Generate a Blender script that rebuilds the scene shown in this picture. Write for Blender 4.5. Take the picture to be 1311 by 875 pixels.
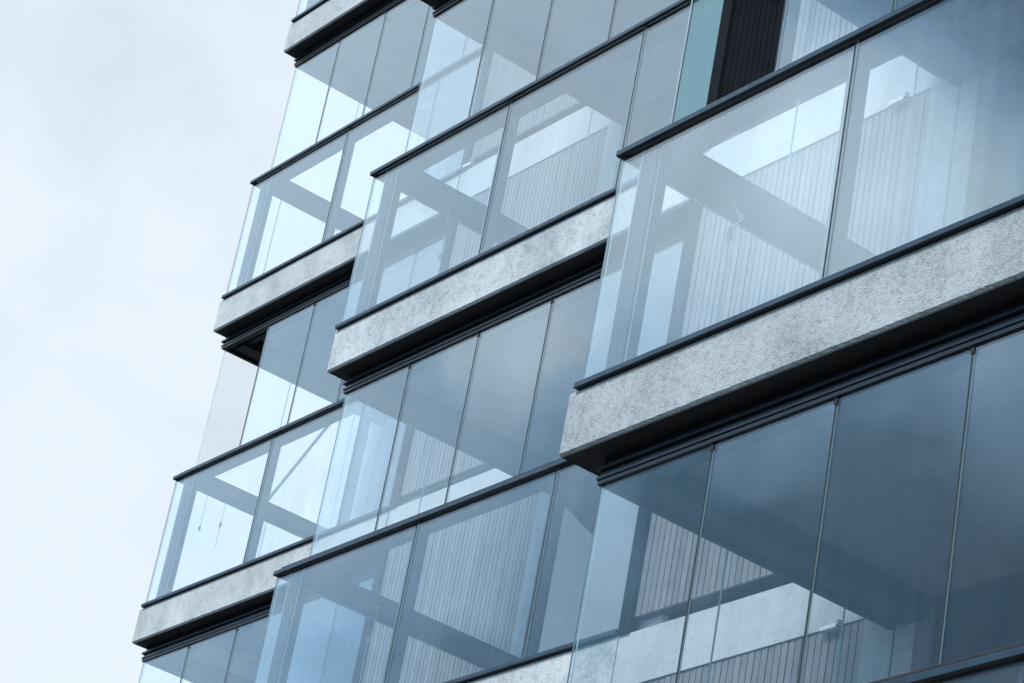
import bpy, bmesh, math, random
from mathutils import Matrix, Vector
R_ = math.radians
for o in list(bpy.data.objects): bpy.data.objects.remove(o)
sc = bpy.context.scene
ZC = 1.6                                   # eye height above the ground

# ------------------------------------------------------------------ camera
cd = bpy.data.cameras.new("camera"); cam = bpy.data.objects.new("camera", cd)
sc.collection.objects.link(cam); sc.camera = cam
cd.sensor_fit = 'HORIZONTAL'; cd.sensor_width = 36.0; cd.lens = 36.0*3700.1/1311.0
cd.clip_start = 0.1; cd.clip_end = 6000
rt = Vector((0.6048577, 0.7777401, 0.1710772)); dn = Vector((-0.2718594, 0.4035949, -0.8736153)); fw = Vector((-0.7484916, 0.4819040, 0.4555534))
cam.matrix_world = Matrix(((rt.x, -dn.x, -fw.x, 0), (rt.y, -dn.y, -fw.y, 0), (rt.z, -dn.z, -fw.z, ZC), (0, 0, 0, 1)))

# ------------------------------------------------------------------ world + sun
SIDE = 1.75                                # street-side clouds against those behind the house
SUN_EL, SUN_AZ = R_(47), R_(-14)           # azimuth measured from -Y towards +X
w = bpy.data.worlds.new("World"); sc.world = w; w.use_nodes = True
nt = w.node_tree; nt.nodes.clear(); N = nt.nodes.new; L = nt.links.new
wout = N('ShaderNodeOutputWorld'); bg = N('ShaderNodeBackground'); bg.inputs['Strength'].default_value = 0.10
sky = N('ShaderNodeTexSky'); sky.sky_type = 'NISHITA'; sky.sun_disc = False
sky.sun_elevation = SUN_EL; sky.sun_rotation = R_(166); sky.air_density = 1.2; sky.dust_density = 2.0; sky.ozone_density = 2.0
tc = N('ShaderNodeTexCoord'); mp = N('ShaderNodeMapping'); mp.inputs['Scale'].default_value = (1, 1, 1.5); mp.inputs['Location'].default_value = (3.1, 1.7, 0.4)
L(tc.outputs['Generated'], mp.inputs['Vector'])
n1 = N('ShaderNodeTexNoise'); n1.inputs['Scale'].default_value = 7.5; n1.inputs['Detail'].default_value = 6; n1.inputs['Roughness'].default_value = 0.52; n1.inputs['Distortion'].default_value = 0.3
L(mp.outputs['Vector'], n1.inputs['Vector'])
def mth(op, a, b=None, c=None, clamp=False):
    n = N('ShaderNodeMath'); n.operation = op; n.use_clamp = clamp
    for i, v in enumerate((a, b, c)):
        if v is None: continue
        if isinstance(v, (int, float)): n.inputs[i].default_value = v
        else: L(v, n.inputs[i])
    return n.outputs[0]
sx = N('ShaderNodeSeparateXYZ'); L(tc.outputs['Generated'], sx.inputs[0]); dx, dy, dz = sx.outputs
# the cloud deck is thinner and brighter on the street side, greyer low down and towards the south-east
street = mth('MULTIPLY_ADD', dy, -4.0, 0.5, True)
lift = mth('ADD', mth('MULTIPLY', mth('SUBTRACT', dz, 0.47), 5.0), mth('MULTIPLY', mth('ADD', dx, 0.73), -5.0))
lift = mth('MINIMUM', mth('MAXIMUM', lift, -0.41), 0.26)
def bank(dirn, sharp, amt):                # a brighter or darker bank of cloud round a compass direction
    d = N('ShaderNodeVectorMath'); d.operation = 'DOT_PRODUCT'; L(tc.outputs['Generated'], d.inputs[0]); d.inputs[1].default_value = Vector(dirn).normalized()
    return mth('MULTIPLY', mth('POWER', mth('MAXIMUM', d.outputs['Value'], 0.0), sharp), amt)
glow = mth('ADD', bank((-.654, -.560, .507), 330, 1.0), bank((-.651, -.562, .510), 1800, 0.7)); glow = mth('ADD', glow, bank((-.744, -.487, .456), 3200, 0.55))
lift = mth('ADD', lift, mth('MULTIPLY', glow, 0.75)); lift = mth('ADD', lift, bank((-.603, -.562, .566), 260, -0.42)); lift = mth('ADD', lift, bank((-.83, -.44, .34), 220, 0.30)); lift = mth('ADD', lift, bank((-.703, -.457, .545), 130, 0.24))
far = mth('MULTIPLY', mth('SUBTRACT', 0.46, dz), 1.1); far = mth('MINIMUM', mth('MAXIMUM', far, -0.12), 0.25)
bias = mth('ADD', mth('MULTIPLY', street, lift), mth('MULTIPLY', mth('SUBTRACT', 1.0, street), mth('ADD', far, 0.36)))
cl = mth('ADD', mth('MULTIPLY', mth('SUBTRACT', n1.outputs['Fac'], 0.5), 1.6), mth('ADD', bias, 0.5))
r1 = N('ShaderNodeValToRGB'); L(cl, r1.inputs['Fac'])
e = r1.color_ramp.elements; e[0].position = 0.10; e[0].color = (1.9, 3.3, 4.5, 1); e[1].position = 0.85; e[1].color = (8.2, 9.6, 10.6, 1)
e = r1.color_ramp.elements.new(1.0); e.color = (8.7, 9.75, 10.35, 1)
e = r1.color_ramp.elements.new(0.48); e.color = (5.0, 7.3, 9.4, 1)
r2 = N('ShaderNodeValToRGB'); L(cl, r2.inputs['Fac'])
q_ = r2.color_ramp.elements; q_[0].position = 0.35; q_[0].color = (6.6, 7.8, 9.1, 1); q_[1].position = 0.95; q_[1].color = (8.75, 9.65, 10.4, 1)
sm = N('ShaderNodeMix'); sm.data_type = 'RGBA'; L(street, sm.inputs['Factor']); L(r2.outputs['Color'], sm.inputs['A']); L(r1.outputs['Color'], sm.inputs['B'])
gain = mth('MULTIPLY', mth('MULTIPLY_ADD', street, SIDE-1, 1.0), mth('MULTIPLY_ADD', mth('MULTIPLY', glow, street), 0.75, 1.0))
gv = N('ShaderNodeVectorMath'); gv.operation = 'SCALE'; L(sm.outputs['Result'], gv.inputs[0]); L(gain, gv.inputs['Scale'])
mx = N('ShaderNodeMix'); mx.data_type = 'RGBA'; mx.inputs['Factor'].default_value = 0.92
L(sky.outputs['Color'], mx.inputs['A']); L(gv.outputs[0], mx.inputs['B'])
L(mx.outputs['Result'], bg.inputs['Color']); L(bg.outputs[0], wout.inputs[0])
sd = bpy.data.lights.new("sun", 'SUN'); sd.energy = 4.0; sd.angle = R_(20); sd.color = (1.0, 0.985, 0.96)
so = bpy.data.objects.new("sun", sd); sc.collection.objects.link(so); so.location = (20, -20, 40)
dvec = Vector((math.sin(-SUN_AZ)*math.cos(SUN_EL), -math.cos(SUN_AZ)*math.cos(SUN_EL), math.sin(SUN_EL)))
so.rotation_euler = dvec.to_track_quat('Z', 'Y').to_euler()
vs = sc.view_settings; vs.view_transform = 'Standard'; vs.look = 'None'; vs.exposure = 0.0; vs.gamma = 1.0; vs.use_curve_mapping = False
sc.render.engine = 'CYCLES'
sc.cycles.max_bounces = 24; sc.cycles.transparent_max_bounces = 48; sc.cycles.glossy_bounces = 8; sc.cycles.diffuse_bounces = 4

# ------------------------------------------------------------------ materials
def mat(name):
    m = bpy.data.materials.new(name); m.use_nodes = True; t = m.node_tree; t.nodes.clear()
    out = t.nodes.new('ShaderNodeOutputMaterial'); return m, t, out
def simple(name, col, rough=0.5, metal=0.0, spec=0.5, nscale=30, namt=0.15, bump=0.0):
    m, t, out = mat(name); b = t.nodes.new('ShaderNodeBsdfPrincipled'); t.links.new(b.outputs[0], out.inputs[0])
    c = t.nodes.new('ShaderNodeTexCoord'); n = t.nodes.new('ShaderNodeTexNoise'); n.inputs['Scale'].default_value = nscale; n.inputs['Detail'].default_value = 5
    t.links.new(c.outputs['Object'], n.inputs['Vector'])
    r = t.nodes.new('ShaderNodeMapRange'); r.inputs['From Min'].default_value = .3; r.inputs['From Max'].default_value = .7
    r.inputs['To Min'].default_value = 1-namt; r.inputs['To Max'].default_value = 1+namt; t.links.new(n.outputs['Fac'], r.inputs['Value'])
    v = t.nodes.new('ShaderNodeVectorMath'); v.operation = 'SCALE'; v.inputs[0].default_value = col; t.links.new(r.outputs[0], v.inputs['Scale'])
    t.links.new(v.outputs[0], b.inputs['Base Color'])
    b.inputs['Roughness'].default_value = rough; b.inputs['Metallic'].default_value = metal; b.inputs['Specular IOR Level'].default_value = spec
    if bump:
        bp = t.nodes.new('ShaderNodeBump'); bp.inputs['Strength'].default_value = bump; bp.inputs['Distance'].default_value = .01
        t.links.new(n.outputs['Fac'], bp.inputs['Height']); t.links.new(bp.outputs[0], b.inputs['Normal'])
    return m
def concrete(name, lo, hi, grain=170, pit=0.5, bump=0.6, smooth=False):
    m, t, out = mat(name); nn = t.nodes.new; lk = t.links.new
    b = nn('ShaderNodeBsdfPrincipled'); lk(b.outputs[0], out.inputs[0]); b.inputs['Roughness'].default_value = .9; b.inputs['Specular IOR Level'].default_value = .25
    c = nn('ShaderNodeTexCoord')
    big = nn('ShaderNodeTexNoise'); big.inputs['Scale'].default_value = 2.6; big.inputs['Detail'].default_value = 7; big.inputs['Roughness'].default_value = .62
    lk(c.outputs['Object'], big.inputs['Vector'])
    fine = nn('ShaderNodeTexNoise'); fine.inputs['Scale'].default_value = grain; fine.inputs['Detail'].default_value = 3; fine.inputs['Roughness'].default_value = .6
    lk(c.outputs['Object'], fine.inputs['Vector'])
    mid = nn('ShaderNodeTexNoise'); mid.inputs['Scale'].default_value = grain*.28; mid.inputs['Detail'].default_value = 5; mid.inputs['Roughness'].default_value = .7
    lk(c.outputs['Object'], mid.inputs['Vector'])
    rb = nn('ShaderNodeValToRGB'); lk(big.outputs['Fac'], rb.inputs['Fac']); rb.color_ramp.elements[0].position = .32; rb.color_ramp.elements[1].position = .66
    rb.color_ramp.elements[0].color = (*lo, 1); rb.color_ramp.elements[1].color = (*hi, 1)
    # dark pits, denser where the broad noise is low
    sb = nn('ShaderNodeMath'); sb.operation = 'MULTIPLY_ADD'; sb.inputs[1].default_value = 0.35; lk(big.outputs['Fac'], sb.inputs[0]); lk(mid.outputs['Fac'], sb.inputs[2])
    av = nn('ShaderNodeMath'); av.operation = 'ADD'; lk(sb.outputs[0], av.inputs[0]); lk(fine.outputs['Fac'], av.inputs[1])
    pr = nn('ShaderNodeMapRange'); pr.inputs['From Min'].default_value = .92; pr.inputs['From Max'].default_value = 1.22; pr.inputs['To Min'].default_value = 1-pit; pr.inputs['To Max'].default_value = 1.06
    lk(av.outputs[0], pr.inputs['Value'])
    sm = nn('ShaderNodeMapping'); sm.inputs['Scale'].default_value = (5, 5, .5); lk(c.outputs['Object'], sm.inputs['Vector'])
    sn = nn('ShaderNodeTexNoise'); sn.inputs['Scale'].default_value = 1.5; sn.inputs['Detail'].default_value = 5; lk(sm.outputs[0], sn.inputs['Vector'])
    sr = nn('ShaderNodeMapRange'); sr.inputs['From Min'].default_value = .35; sr.inputs['From Max'].default_value = .6; sr.inputs['To Min'].default_value = .93; sr.inputs['To Max'].default_value = 1.02; lk(sn.outputs['Fac'], sr.inputs['Value'])
    ml = nn('ShaderNodeMath'); ml.operation = 'MULTIPLY'; lk(pr.outputs[0], ml.inputs[0]); lk(sr.outputs[0], ml.inputs[1])
    v = nn('ShaderNodeVectorMath'); v.operation = 'SCALE'; lk(rb.outputs[0], v.inputs[0]); lk(ml.outputs[0], v.inputs['Scale'])
    lk(v.outputs[0], b.inputs['Base Color'])
    bp = nn('ShaderNodeBump'); bp.inputs['Strength'].default_value = bump; bp.inputs['Distance'].default_value = .006
    lk(av.outputs[0], bp.inputs['Height']); lk(bp.outputs[0], b.inputs['Normal'])
    return m
def glass(name, tint=(.98, .99, .995), r0=0.038, gain=1.0, dust=0.02, film=None, seed=0):
    m, t, out = mat(name); nn = t.nodes.new; lk = t.links.new
    tr = nn('ShaderNodeBsdfTransparent'); tr.inputs[0].default_value = (*tint, 1)
    gl = nn('ShaderNodeBsdfGlossy'); gl.inputs['Roughness'].default_value = 0.02; gl.inputs['Color'].default_value = (.75, .885, 1, 1)
    g = nn('ShaderNodeNewGeometry'); c = nn('ShaderNodeTexCoord')
    # Schlick term that works from both sides of the pane
    d = nn('ShaderNodeVectorMath'); d.operation = 'DOT_PRODUCT'; lk(g.outputs['Normal'], d.inputs[0]); lk(g.outputs['Incoming'], d.inputs[1])
    a = nn('ShaderNodeMath'); a.operation = 'ABSOLUTE'; lk(d.outputs['Value'], a.inputs[0])
    s = nn('ShaderNodeMath'); s.operation = 'SUBTRACT'; s.inputs[0].default_value = 1.0; lk(a.outputs[0], s.inputs[1])
    p = nn('ShaderNodeMath'); p.operation = 'POWER'; lk(s.outputs[0], p.inputs[0]); p.inputs[1].default_value = 3.6
    ma = nn('ShaderNodeMath'); ma.operation = 'MULTIPLY_ADD'; ma.use_clamp = True; lk(p.outputs[0], ma.inputs[0]); ma.inputs[1].default_value = gain*(1-r0); ma.inputs[2].default_value = r0
    # slight unevenness of the sheet
    nz = nn('ShaderNodeTexNoise'); nz.inputs['Scale'].default_value = 1.1; nz.inputs['Detail'].default_value = 1; lk(c.outputs['Object'], nz.inputs['Vector'])
    bp = nn('ShaderNodeBump'); bp.inputs['Strength'].default_value = .25; bp.inputs['Distance'].default_value = .02; lk(nz.outputs['Fac'], bp.inputs['Height']); 
    oi = nn('ShaderNodeObjectInfo'); wn = nn('ShaderNodeTexWhiteNoise'); wn.noise_dimensions = '1D'; lk(oi.outputs['Random'], wn.inputs['W'])
    of = nn('ShaderNodeVectorMath'); of.operation = 'SUBTRACT'; lk(wn.outputs['Color'], of.inputs[0]); of.inputs[1].default_value = (.5, .5, .5)
    os_ = nn('ShaderNodeVectorMath'); os_.operation = 'SCALE'; lk(of.outputs[0], os_.inputs[0]); os_.inputs['Scale'].default_value = .014
    oa = nn('ShaderNodeVectorMath'); oa.operation = 'ADD'; lk(bp.outputs[0], oa.inputs[0]); lk(os_.outputs[0], oa.inputs[1])
    on = nn('ShaderNodeVectorMath'); on.operation = 'NORMALIZE'; lk(oa.outputs[0], on.inputs[0]); lk(on.outputs[0], gl.inputs['Normal'])
    m1 = nn('ShaderNodeMixShader'); lk(ma.outputs[0], m1.inputs[0]); lk(tr.outputs[0], m1.inputs[1]); lk(gl.outputs[0], m1.inputs[2])
    # dust and dried run marks
    mp = nn('ShaderNodeMapping'); mp.inputs['Scale'].default_value = (14, 14, 0.7); lk(c.outputs['Object'], mp.inputs['Vector'])
    st = nn('ShaderNodeTexNoise'); st.inputs['Scale'].default_value = 1.6; st.inputs['Detail'].default_value = 4; lk(mp.outputs[0], st.inputs['Vector'])
    sr = nn('ShaderNodeMapRange'); sr.inputs['From Min'].default_value = .42; sr.inputs['From Max'].default_value = .75; sr.inputs['To Min'].default_value = dust*.5; sr.inputs['To Max'].default_value = dust*1.5; lk(st.outputs['Fac'], sr.inputs['Value'])
    df = nn('ShaderNodeBsdfDiffuse'); df.inputs['Color'].default_value = (.62, .68, .72, 1)
    m2 = nn('ShaderNodeMixShader'); lk(sr.outputs[0], m2.inputs[0]); lk(m1.outputs[0], m2.inputs[1]); lk(df.outputs[0], m2.inputs[2])
    last = m2
    if film:
        fd = nn('ShaderNodeBsdfDiffuse'); fd.inputs['Color'].default_value = (*film, 1); tl = nn('ShaderNodeBsdfTranslucent'); tl.inputs['Color'].default_value = (*film, 1)
        fm = nn('ShaderNodeMixShader'); fm.inputs[0].default_value = .5; lk(fd.outputs[0], fm.inputs[1]); lk(tl.outputs[0], fm.inputs[2])
        m3 = nn('ShaderNodeMixShader'); m3.inputs[0].default_value = .5; lk(m2.outputs[0], m3.inputs[1]); lk(fm.outputs[0], m3.inputs[2]); last = m3
    lk(last.outputs[0], out.inputs[0]); return m

M = {}
M['conc_rough'] = concrete('rough concrete', (.35, .395, .42), (.45, .50, .525), grain=165, pit=.47, bump=.9)
M['conc_worn'] = concrete('worn concrete', (.36, .415, .445), (.54, .595, .625), grain=95, pit=.34, bump=.5)
M['conc_smooth'] = concrete('smooth concrete', (.38, .42, .44), (.52, .56, .58), grain=80, pit=.2, bump=.3)
M['band'] = concrete('pale slab edge concrete', (.40, .445, .475), (.48, .525, .555), grain=90, pit=.14, bump=.2)
M['render'] = concrete('pale render', (.62, .65, .68), (.70, .73, .76), grain=80, pit=.1, bump=.2)
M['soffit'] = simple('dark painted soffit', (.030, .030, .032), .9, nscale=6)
M['glass'] = glass('balcony glass')
M['glass_up'] = glass('sliding glass', dust=.007)
M['teal'] = glass('sea green filmed glass', tint=(.55, .80, .82), dust=.05, film=(.44, .68, .74))
M['frost'] = glass('frosted glass', dust=.04, film=(.60, .70, .78))
M['edge'] = simple('polished glass edge', (.24, .36, .40), .3, nscale=8)
M['gasket'] = simple('black gasket', (.012, .014, .018), .6)
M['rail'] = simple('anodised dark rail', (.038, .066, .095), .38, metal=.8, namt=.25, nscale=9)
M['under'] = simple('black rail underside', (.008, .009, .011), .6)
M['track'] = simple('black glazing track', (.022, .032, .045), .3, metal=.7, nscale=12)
M['shelf'] = simple('grey aluminium', (.022, .028, .036), .6, spec=.2, metal=0, nscale=14)
M['post'] = simple('grey post paint', (.022, .034, .05), .6, spec=.2, nscale=8)
M['strip'] = simple('pale aluminium strip', (.30, .34, .38), .4, metal=.2)
M['clad'] = simple('grey board cladding', (.17, .18, .19), .6, nscale=14, namt=.12)
M['clad_noglare'] = simple('board cladding blackened for lack of reflection', (.008, .009, .013), .8, spec=.03, nscale=14, namt=.35)  # same boards as clad, darkened to imitate a view without glass reflections
M['clad_b'] = simple('grey board cladding, weathered', (.15, .16, .172), .6, nscale=11, namt=.14)
M['clad_c'] = simple('grey board cladding, pale', (.19, .20, .208), .6, nscale=17, namt=.12)
M['groove'] = simple('shadow gap backing', (.035, .038, .042), .8)
M['ceil'] = simple('grey ceiling paint', (.24, .25, .26), .8, nscale=5)
M['frame'] = simple('dark window frame', (.012, .014, .018), .7, spec=.04)
M['pane'] = simple('dark window pane', (.012, .016, .02), .35, spec=.3, nscale=3)
M['floor'] = simple('balcony floor', (.20, .21, .22), .8)
M['fabric'] = simple('white screen fabric', (.72, .74, .76), .9, nscale=60, namt=.05)
M['white'] = simple('white plastic', (.75, .77, .79), .5)
M['cord'] = simple('pale cord', (.66, .68, .68), .8)
M['asphalt'] = simple('asphalt', (.05, .05, .052), .9, nscale=2.5, namt=.3)

# ------------------------------------------------------------------ helpers
class MB:
    def __init__(s): s.v = []; s.f = []; s.m = []; s.mats = []
    def mi(s, m):
        if m not in s.mats: s.mats.append(m)
        return s.mats.index(m)
    def box(s, x0, x1, y0, y1, z0, z1, m, over={}):
        i = len(s.v); s.v += [(x, y, z) for x in (x0, x1) for y in (y0, y1) for z in (z0, z1)]
        F = {'-x': (0, 1, 3, 2), '+x': (4, 6, 7, 5), '-y': (0, 4, 5, 1), '+y': (2, 3, 7, 6), '-z': (0, 2, 6, 4), '+z': (1, 5, 7, 3)}
        for k, q in F.items(): s.f.append(tuple(i+a for a in q)); s.m.append(s.mi(over.get(k, m)))
    def tube(s, p0, p1, r0, r1, m, n=8):
        p0 = Vector(p0); p1 = Vector(p1); d = (p1-p0).normalized(); a = d.orthogonal().normalized(); b = d.cross(a); i = len(s.v)
        for p, r in ((p0, r0), (p1, r1)):
            for k in range(n):
                t = 2*math.pi*k/n; s.v.append(tuple(p+a*(r*math.cos(t))+b*(r*math.sin(t))))
        k_ = s.mi(m)
        for k in range(n): s.f.append((i+k, i+(k+1) % n, i+n+(k+1) % n, i+n+k)); s.m.append(k_)
        s.f.append(tuple(i+n-1-k for k in range(n))); s.m.append(k_); s.f.append(tuple(i+n+k for k in range(n))); s.m.append(k_)
    def build(s, name, parent=None, bevel=0.0, loc=None):
        me = bpy.data.meshes.new(name); off = Vector(loc) if loc else Vector((0, 0, 0))
        me.from_pydata([tuple(Vector(v)-off) for v in s.v], [], s.f)
        for m in s.mats: me.materials.append(M[m])
        for p, k in zip(me.polygons, s.m): p.material_index = k
        bm = bmesh.new(); bm.from_mesh(me); bmesh.ops.recalc_face_normals(bm, faces=bm.faces); bm.to_mesh(me); bm.free()
        o = bpy.data.objects.new(name, me); sc.collection.objects.link(o)
        if parent: o.parent = parent
        o.location = off
        if bevel:
            b = o.modifiers.new('bevel', 'BEVEL'); b.width = bevel; b.segments = 2; b.limit_method = 'ANGLE'
        return o
def B(x0, x1, y0, y1, z0, z1, m, over={}):
    q = MB(); q.box(x0, x1, y0, y1, z0, z1, m, over); return q
def tag(o, label, cat, group=None, kind=None):
    if label: o['label'] = label
    if cat: o['category'] = cat
    if group: o['group'] = group
    if kind: o['kind'] = kind
    return o

# ------------------------------------------------------------------ ground
g = B(-600, 600, -600, 600, -.3, 0, 'asphalt').build('ground'); g['kind'] = 'structure'

# ------------------------------------------------------------------ building
bld = bpy.data.objects.new('apartment_building', None); sc.collection.objects.link(bld); bld.location = (0, 0, 0)
tag(bld, 'modern apartment block with stepped glazed balconies, concrete slab edges and black board cladding', 'building')
def part(q, name, parent=None, label=None, bevel=0, loc=None):
    o = q.build(name, parent or bld, bevel, loc)
    if label: o['label'] = label
    return o

XK = {'R': {-1: -9.43, 0: -9.41, 1: -9.40}, 'M': {-1: -15.26, 0: -15.20, 1: -15.13, 2: -15.07}, 'L': {0: -20.90, 1: -20.86, 2: -20.80, 3: -20.79}}
STK = [dict(k='R', x=-9.42, y=6.42, lv=(-1, 0, 1), conc='conc_rough', where='right-hand'),
       dict(k='M', x=-15.14, y=8.34, lv=(-1, 0, 1, 2), conc='conc_worn', where='middle'),
       dict(k='L', x=-20.93, y=10.27, lv=(0, 1, 2, 3), conc='conc_smooth', where='left-hand')]
WID = 3.71; DEP = 1.93
def zt(k): return ZC+5.655+3*k            # rail bottom / slab top edge
def hr(s, k):                              # handrail bottom
    return ZC + (3.79 if (s['k'] == 'R' and k == -1) else 6.865+3*k)
rnd = random.Random(4)

def slab(s, k, x0, x1):
    """concrete edge slab: profile swept along x with crumbled lower arris"""
    yf = s['y']+.022; z1 = zt(k); z0 = z1-.31; yb = s['y']+DEP
    n = int((x1-x0)/.018); me = bpy.data.meshes.new('balcony'); V = []; F = []; mi = []
    amp = .0013 if s['k'] == 'R' else .0007
    for i in range(n+1):
        x = x0+(x1-x0)*i/n; j = rnd.gauss(0, amp); j2 = rnd.gauss(0, amp*.6)
        e = .010+abs(rnd.gauss(0, amp))
        V += [(x, yf+.004, z1), (x, yf, z1-.012), (x, yf, z0+e+abs(j)), (x, yf+.010+abs(j2), z0+abs(j)*.4), (x, yf+.02, z0), (x, yb, z0), (x, yb, z1+.002)]
    for i in range(n):
        a = i*7; b = a+7
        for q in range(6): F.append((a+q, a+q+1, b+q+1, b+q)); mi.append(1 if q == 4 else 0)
        F.append((a+6, a, b, b+6)); mi.append(2)
    F.append(tuple(range(6, -1, -1))); mi.append(0); F.append(tuple(n*7+q for q in range(7))); mi.append(0)
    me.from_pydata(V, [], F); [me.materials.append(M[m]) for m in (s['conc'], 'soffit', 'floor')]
    for p, q in zip(me.polygons, mi): p.material_index = q
    bm = bmesh.new(); bm.from_mesh(me); bmesh.ops.recalc_face_normals(bm, faces=bm.faces); bm.to_mesh(me); bm.free()
    o = bpy.data.objects.new('balcony', me); sc.collection.objects.link(o); o.parent = bld
    return o

def pane(x0, x1, y0, y1, z0, z1, m, par, name='glass_panel', label=None):
    thinx = (x1-x0) < (y1-y0)
    over = {k: 'edge' for k in (('-y', '+y', '-z', '+z') if thinx else ('-x', '+x', '-z', '+z'))}
    o = part(B(x0, x1, y0, y1, z0, z1, m, over), name, par, label)
    o.rotation_euler = (0, 0, 0)
    return o

for s in STK:
    Y = s['y']
    for k in s['lv']:
        X = XK[s['k']][k]; xe = s['x']+WID; b = slab(s, k, X-{'R': .048, 'M': .015, 'L': .045}[s['k']], xe); zf = zt(k); H = hr(s, k); zs = zt(k+1)-.31     # floor rail, handrail, soffit above
        # floor rail and handrail: blue-grey front, black underside; the glass stands on and behind them
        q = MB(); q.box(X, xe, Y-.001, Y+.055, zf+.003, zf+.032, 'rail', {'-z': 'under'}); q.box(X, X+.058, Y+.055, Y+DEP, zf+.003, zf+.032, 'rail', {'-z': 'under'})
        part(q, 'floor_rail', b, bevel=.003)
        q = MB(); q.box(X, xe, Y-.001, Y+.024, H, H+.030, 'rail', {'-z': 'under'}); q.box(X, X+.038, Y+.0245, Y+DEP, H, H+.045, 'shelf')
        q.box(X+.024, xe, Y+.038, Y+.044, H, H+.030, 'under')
        part(q, 'handrail', b, bevel=.003)
        # wide aluminium sill behind the handrail
        q = MB(); q.box(X+.03, xe, Y+.03, Y+.235, H+.046, H+.064, 'shelf'); q.box(X+.03, X+.27, Y+.235, Y+DEP-.01, H+.046, H+.064, 'shelf')
        part(q, 'sill', b, bevel=.004)
        # lower glass with black joints and posts behind
        js = [X+.012, X+1.565, X+2.925, xe]
        if s['k'] == 'M' : js = [X+.012, X+1.565, X+2.925, X+3.385, xe]
        gz0, gz1 = zf+.033, H+.045
        for i in range(len(js)-1):
            teal = s['k'] == 'M' and i == 3
            pane(js[i]+.005, js[i+1]-.005, Y+.026, Y+.036, gz0, gz1, ('teal' if k == 1 else 'frost') if teal else 'glass', b, label=('sea green filmed glass panel' if k == 1 else 'frosted glass panel') if teal else None)
            if i: part(B(js[i]-.004, js[i]+.004, Y+.025, Y+.037, gz0, gz1, 'gasket'), 'joint', b)
        for y0, y1 in ((Y+.045, Y+.98), (Y+.99, Y+DEP-.02)):
            pane(X+.012, X+.022, y0, y1, gz0, H-.001, 'glass', b)
        px = [(X+.15, .11), (X+1.514, .052), (X+2.874, .052)]
        for i, (x, pw) in enumerate(px):
            q = MB(); q.box(x, x+pw, Y+.046, Y+.122, gz0, H+.045, 'post')
            if i == 0: q.box(x-.008, x-.001, Y+.045, Y+.054, gz0, H+.045, 'strip')
            if i == 0: q.box(x+pw+.001, x+pw+.006, Y+.060, Y+.066, gz0, H+.045, 'strip')
            part(q, 'post', b)
        # glazing track under the soffit: three stepped profiles
        ins = .135; tx = X+(.035 if s['k'] == 'L' else ins); ty = Y+ins; bx = zs-.135
        def ring(q, d, z0, z1, dep, m, over={}):
            q.box(tx+d, xe, ty+d, ty+d+dep, z0, z1, m, over); q.box(tx+d, tx+d+dep, ty+d+dep, Y+DEP-.01, z0, z1, m, over)
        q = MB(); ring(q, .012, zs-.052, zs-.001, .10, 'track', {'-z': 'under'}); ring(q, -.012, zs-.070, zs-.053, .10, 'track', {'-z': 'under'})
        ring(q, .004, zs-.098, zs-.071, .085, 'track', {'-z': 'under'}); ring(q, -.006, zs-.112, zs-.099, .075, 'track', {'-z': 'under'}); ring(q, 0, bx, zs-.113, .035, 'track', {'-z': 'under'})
        part(q, 'glazing_track', b)
        # deep side beam and shallow front beam inside the track
        q = MB(); q.box(tx+.102, tx+.245, ty+.086, Y+DEP-.01, bx+.004, zs-.001, 'shelf'); q.box(tx+.246, xe, ty+.102, ty+.15, bx+.03, zs-.001, 'shelf')
        part(q, 'ceiling_beam', b)
        part(B(tx+.246, xe, ty+.151, Y+DEP-.01, zs-.012, zs-.001, 'ceil'), 'ceiling', b)
        # sliding glass panels above the handrail
        g0, g1 = H+.065, bx+.002; w_ = .742
        n_open = 1 if (s['k'] == 'R' and k == 0) or (s['k'] == 'L' and k == 1) else 0
        xs = tx+.01; i = 0
        while xs < xe-.05:
            xn = min(xs+w_, xe)
            if i >= n_open:
                o = pane(xs+.0042, xn-.0042, ty+.012, ty+.020, g0, g1, 'glass_up', b)
                if i > n_open or n_open:
                    q = B(xs-.0038, xs+.0038, ty+.0105, ty+.0215, g0, g1-.035, 'gasket'); q.box(xs-.009, xs+.009, ty+.008, ty+.024, g1-.035, g1+.003, 'gasket')
                    part(q, 'joint', b)
            xs = xn; i += 1
        ys = ty+.03
        while ys < Y+DEP-.1:
            yn = min(ys+.72, Y+DEP-.02)
            pane(tx+.010, tx+.020, ys+.002, yn-.002, g0, g1, 'glass_up', b)
            ys = yn

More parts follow.
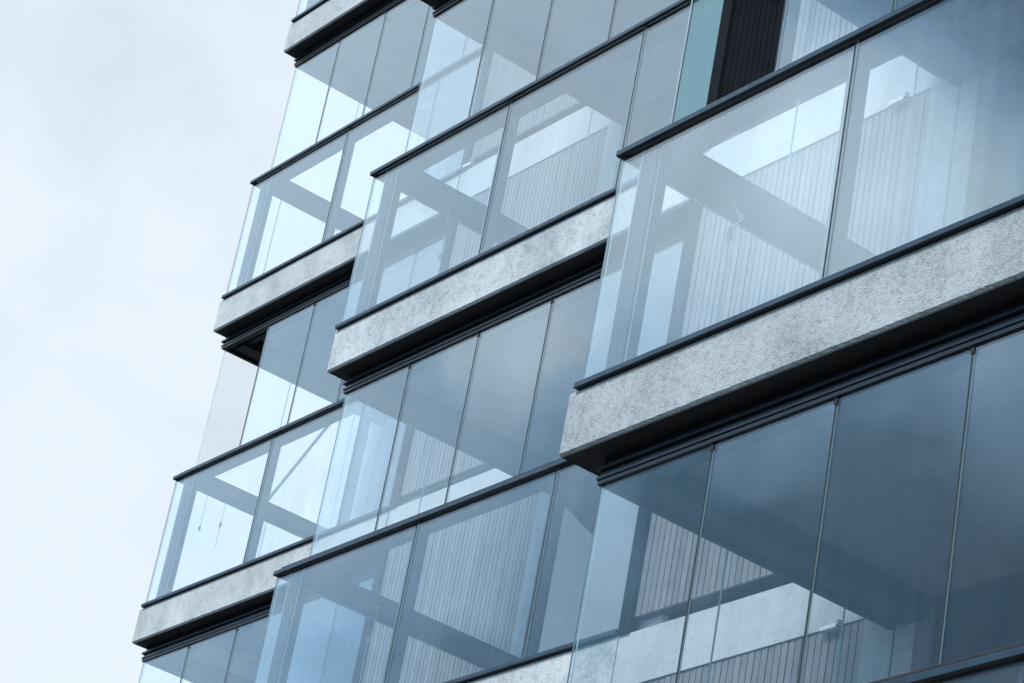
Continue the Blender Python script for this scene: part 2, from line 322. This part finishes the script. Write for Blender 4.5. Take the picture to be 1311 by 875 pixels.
# walls behind the balconies -------------------------------------------------
RB = random.Random(9)
def cladding(x0, x1, y, z0, z1, par=None, label=None, cm='clad'):
    q = MB(); q.box(x0, x1, y+.018, y+.08, z0, z1, 'groove')
    n = max(1, round((x1-x0)/.049)); d = (x1-x0)/n
    for i in range(n): q.box(x0+i*d+.0038, x0+(i+1)*d-.0038, y+(.0 if cm != 'clad' else RB.choice((0, .001, .002))), y+.0175, z0, z1, cm if cm != 'clad' else RB.choice(('clad', 'clad', 'clad_b', 'clad_c')))
    return part(q, 'board_cladding', par, label)
TOP = 4
for s in STK:
    X, Y = s['x'], s['y']; yw = Y+DEP
    wx0 = {'R': -11.43, 'M': -17.20, 'L': -22.72}[s['k']]
    for k in range(-2, TOP):
        z0 = zt(k)+.004; z1 = zt(k+1)-.31
        if k == -2: z0 = 0
        if not (s['k'] == 'L'):
            cz0 = z0+(.09 if k > -2 else 0); cx0 = wx0+.09
            if s['k'] == 'R' and k == 1:
                cladding(cx0, cx0+.60, yw+.03, cz0, z1-.002, label='board cladding coloured black where the open glazing lays no reflection over it', cm='clad_noglare'); cx0 += .602
            cladding(cx0, X-.06, yw+.03, cz0, z1-.002)
            part(B(wx0, wx0+.088, yw+.005, yw+.06, z0, z1-.002, 'frame'), 'corner_trim')
        # column at the balcony's rear corner
        cx = X+.03
        q = MB(); q.box(cx, cx+.125, yw-.03, yw+.12, z0, z1-.002, 'conc_smooth'); q.box(cx+.125, cx+.14, yw+.0, yw+.12, z0, z1-.002, 'frame'); q.box(cx+.14, cx+.27, yw-.03, yw+.12, z0, z1-.002, 'conc_smooth')
        q.box(cx-.10, cx-.02, yw-.01, yw+.10, z0, z1-.002, 'conc_smooth')
        part(q, 'column')
        # balcony doors
        dx0, dx1 = cx+.30, X+WID-.05
        q = MB(); fr = part(B(dx0, dx1, yw+.06, yw+.11, z1-.30, z1-.003, 'frame'), 'door_frame')
        nd = 3; wd = (dx1-dx0)/nd
        for i in range(nd):
            a = dx0+i*wd
            d = MB(); d.box(a, a+.07, yw+.05, yw+.11, z0+.002, z1-.302, 'frame'); d.box(a+wd-.07, a+wd-.002, yw+.05, yw+.11, z0+.002, z1-.302, 'frame')
            d.box(a+.07, a+wd-.07, yw+.05, yw+.11, z0+.002, z0+.10, 'frame'); d.box(a+.07, a+wd-.07, yw+.05, yw+.11, z1-.36, z1-.302, 'frame')
            do = part(d, 'balcony_door')
            part(B(a+.07, a+wd-.07, yw+.075, yw+.09, z0+.10, z1-.36, 'pane'), 'pane', do)
    # slab edges running on past the balcony as pale bands
    for k in range(-1, TOP):
        z1 = zt(k); z0 = z1-.31
        if s['k'] != 'L':
            part(B(wx0, X-.002, yw+.022, yw+.40, z0, z1, 'band'), 'slab_edge')
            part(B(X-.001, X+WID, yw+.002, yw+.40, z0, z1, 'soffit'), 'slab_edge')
    # body of the block behind
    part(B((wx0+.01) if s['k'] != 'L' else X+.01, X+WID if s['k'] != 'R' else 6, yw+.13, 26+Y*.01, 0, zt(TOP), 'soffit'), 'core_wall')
# wall beside each balcony's closed end
for s in STK:
    X, Y = s['x'], s['y']; xe = X+WID
    part(B(xe+.012, xe+.25, Y+.10, Y+DEP+.12, 0, zt(TOP), 'render'), 'end_wall')
# front wall right of the nearest stack
part(B(-5.44, 6, 6.45, 6.9, 0, zt(TOP), 'conc_rough'), 'side_wall')

# pale stair gable beyond the left stack, sloping top
q = MB()
gx = [(-22.72, 0), (-22.72, ZC+10.89), (-21.0, ZC+10.89+1.18), (-20.95, ZC+12.1), (-20.95, 0)]
n = len(gx); q.v = [(x, 12.2, z) for x, z in gx]+[(x, 12.6, z) for x, z in gx]
q.f = [tuple(range(n)), tuple(range(2*n-1, n-1, -1))]+[(i, (i+1) % n, n+(i+1) % n, n+i) for i in range(n)]; q.m = [q.mi('render')]*len(q.f)
part(q, 'gable_wall', label='pale gable wall with a sloping top')
q = MB(); q.v = []; 
dz = 1.18/1.72
q.v = [(-22.74, 12.18, ZC+10.88), (-22.74, 12.18, ZC+10.897), (-20.95, 12.18, ZC+12.105+.017), (-20.95, 12.18, ZC+12.105)]; q.v += [(a, 12.63, c) for a, _, c in q.v]
q.f = [(0, 1, 2, 3), (7, 6, 5, 4), (0, 4, 5, 1), (1, 5, 6, 2), (2, 6, 7, 3), (3, 7, 4, 0)]; q.m = [q.mi('strip')]*6
part(q, 'coping')

# ------------------------------------------------------------------ small things
def lamp(x, y, z, label):
    q = MB(); q.box(x-.09, x+.03, y-.03, y, z-.022, z, 'white'); q.box(x+.031, x+.05, y-.04, y-.01, z-.02, z+.015, 'strip')
    o = q.build('wall_lamp', None, .004, (x, y, z)); tag(o, label, 'lamp', 'small lamps under the slab edges'); return o
lamp(-9.73, 8.37, ZC+8.345, 'small white lamp under the concrete band, seen through the upper right balcony glass')
lamp(-9.72, 8.37, ZC+5.343, 'small white lamp under the concrete band behind the lower right balcony glass')
lamp(-17.08, 10.30, ZC+11.70, 'small white lamp high on the wall behind the middle balcony')

def cord(name, pts, label, blob=None, cat='cord', r=.003, m='cord', group=None):
    q = MB()
    for a, b_ in zip(pts, pts[1:]): q.tube(a, b_, r, r, m, 6)
    if blob:
        for (c, rr, hh) in blob:
            q.tube((c[0], c[1], c[2]-hh), c, rr*.4, rr, m, 8); q.tube(c, (c[0], c[1], c[2]+hh*.7), rr, rr*.3, m, 8)
    o = q.build(name, None, 0, pts[0]); tag(o, label, cat, group); return o
z = ZC
cord('hanging_cord', [(-9.3, 7.02, z+6.95), (-9.30, 7.05, z+6.88), (-9.28, 7.09, z+6.82), (-9.31, 7.06, z+6.74), (-9.30, 7.07, z+6.20), (-9.30, 7.07, z+5.95)],
     'pale knotted cord hanging from the sill behind the upper right balcony glass', [((-9.28, 7.09, z+6.83), .014, .03), ((-9.31, 7.06, z+6.73), .02, .05), ((-9.30, 7.07, z+5.97), .018, .03)], r=.004)
cord('wind_chime', [(-20.85, 10.63, z+9.93), (-20.85, 10.63, z+9.52)], 'thin wind chime nearest the corner of the lower left balcony', [((-20.85, 10.63, z+9.55), .012, .03)], 'wind chime', .002, 'post', 'wind chimes on the lower left balcony')
cord('wind_chime', [(-20.85, 10.82, z+9.93), (-20.85, 10.82, z+9.45)], 'longer thin wind chime, further from the corner of the lower left balcony', [((-20.85, 10.82, z+9.66), .012, .035)], 'wind chime', .002, 'post', 'wind chimes on the lower left balcony')
cord('hanging_cord', [(-15.05, 9.06, z+6.93), (-15.04, 9.07, z+6.75), (-15.06, 9.05, z+6.66), (-15.05, 9.05, z+6.30)], 'pale cord with a hook behind the lowest middle balcony glass', [((-15.05, 9.06, z+6.90), .015, .02), ((-15.06, 9.05, z+6.67), .015, .03)])
cord('hanging_cord', [(-15.0, 8.95, z+9.93), (-15.0, 8.95, z+9.45)], 'thin pale cord hanging behind the upper middle balcony glass', [((-15.0, 8.95, z+9.47), .02, .03)])
cord('hook', [(-20.80, 10.62, z+12.93), (-20.80, 10.62, z+12.0), (-20.78, 10.64, z+11.93)], 'small hook on a cord beside the corner post of the upper left balcony', [((-20.8, 10.62, z+12.0), .02, .03)], 'hook', .004, 'shelf')

# white door screen on the lowest middle balcony, its top edge cut on a slant
q = MB(); P = [(-14.97, ZC+5.70), (-14.97, ZC+8.17), (-14.385, ZC+7.69), (-14.385, ZC+5.70)]
nseg = 12; 
for side in (0, 1):
    for i in range(nseg+1):
        t = i/nseg; x = P[0][0]+(P[3][0]-P[0][0])*t; zt_ = P[1][1]+(P[2][1]-P[1][1])*t; y = 10.22+.0015*math.sin(t*17)+side*.004
        q.v += [(x, y, P[0][1]), (x, y, zt_)]
o_ = 2*(nseg+1)
for i in range(nseg):
    a = 2*i; q.f += [(a, a+2, a+3, a+1), (o_+a, o_+a+1, o_+a+3, o_+a+2), (a+1, a+3, o_+a+3, o_+a+1), (a, o_+a, o_+a+2, a+2)]
q.f += [(0, 1, o_+1, o_), (2*nseg, o_+2*nseg, o_+2*nseg+1, 2*nseg+1)]
q.m = [q.mi('fabric')]*len(q.f)
o = q.build('fabric_screen', None, 0, (-14.7, 10.22, ZC+5.70)); tag(o, 'white fabric screen with a slanting top edge standing on the lowest middle balcony', 'screen')
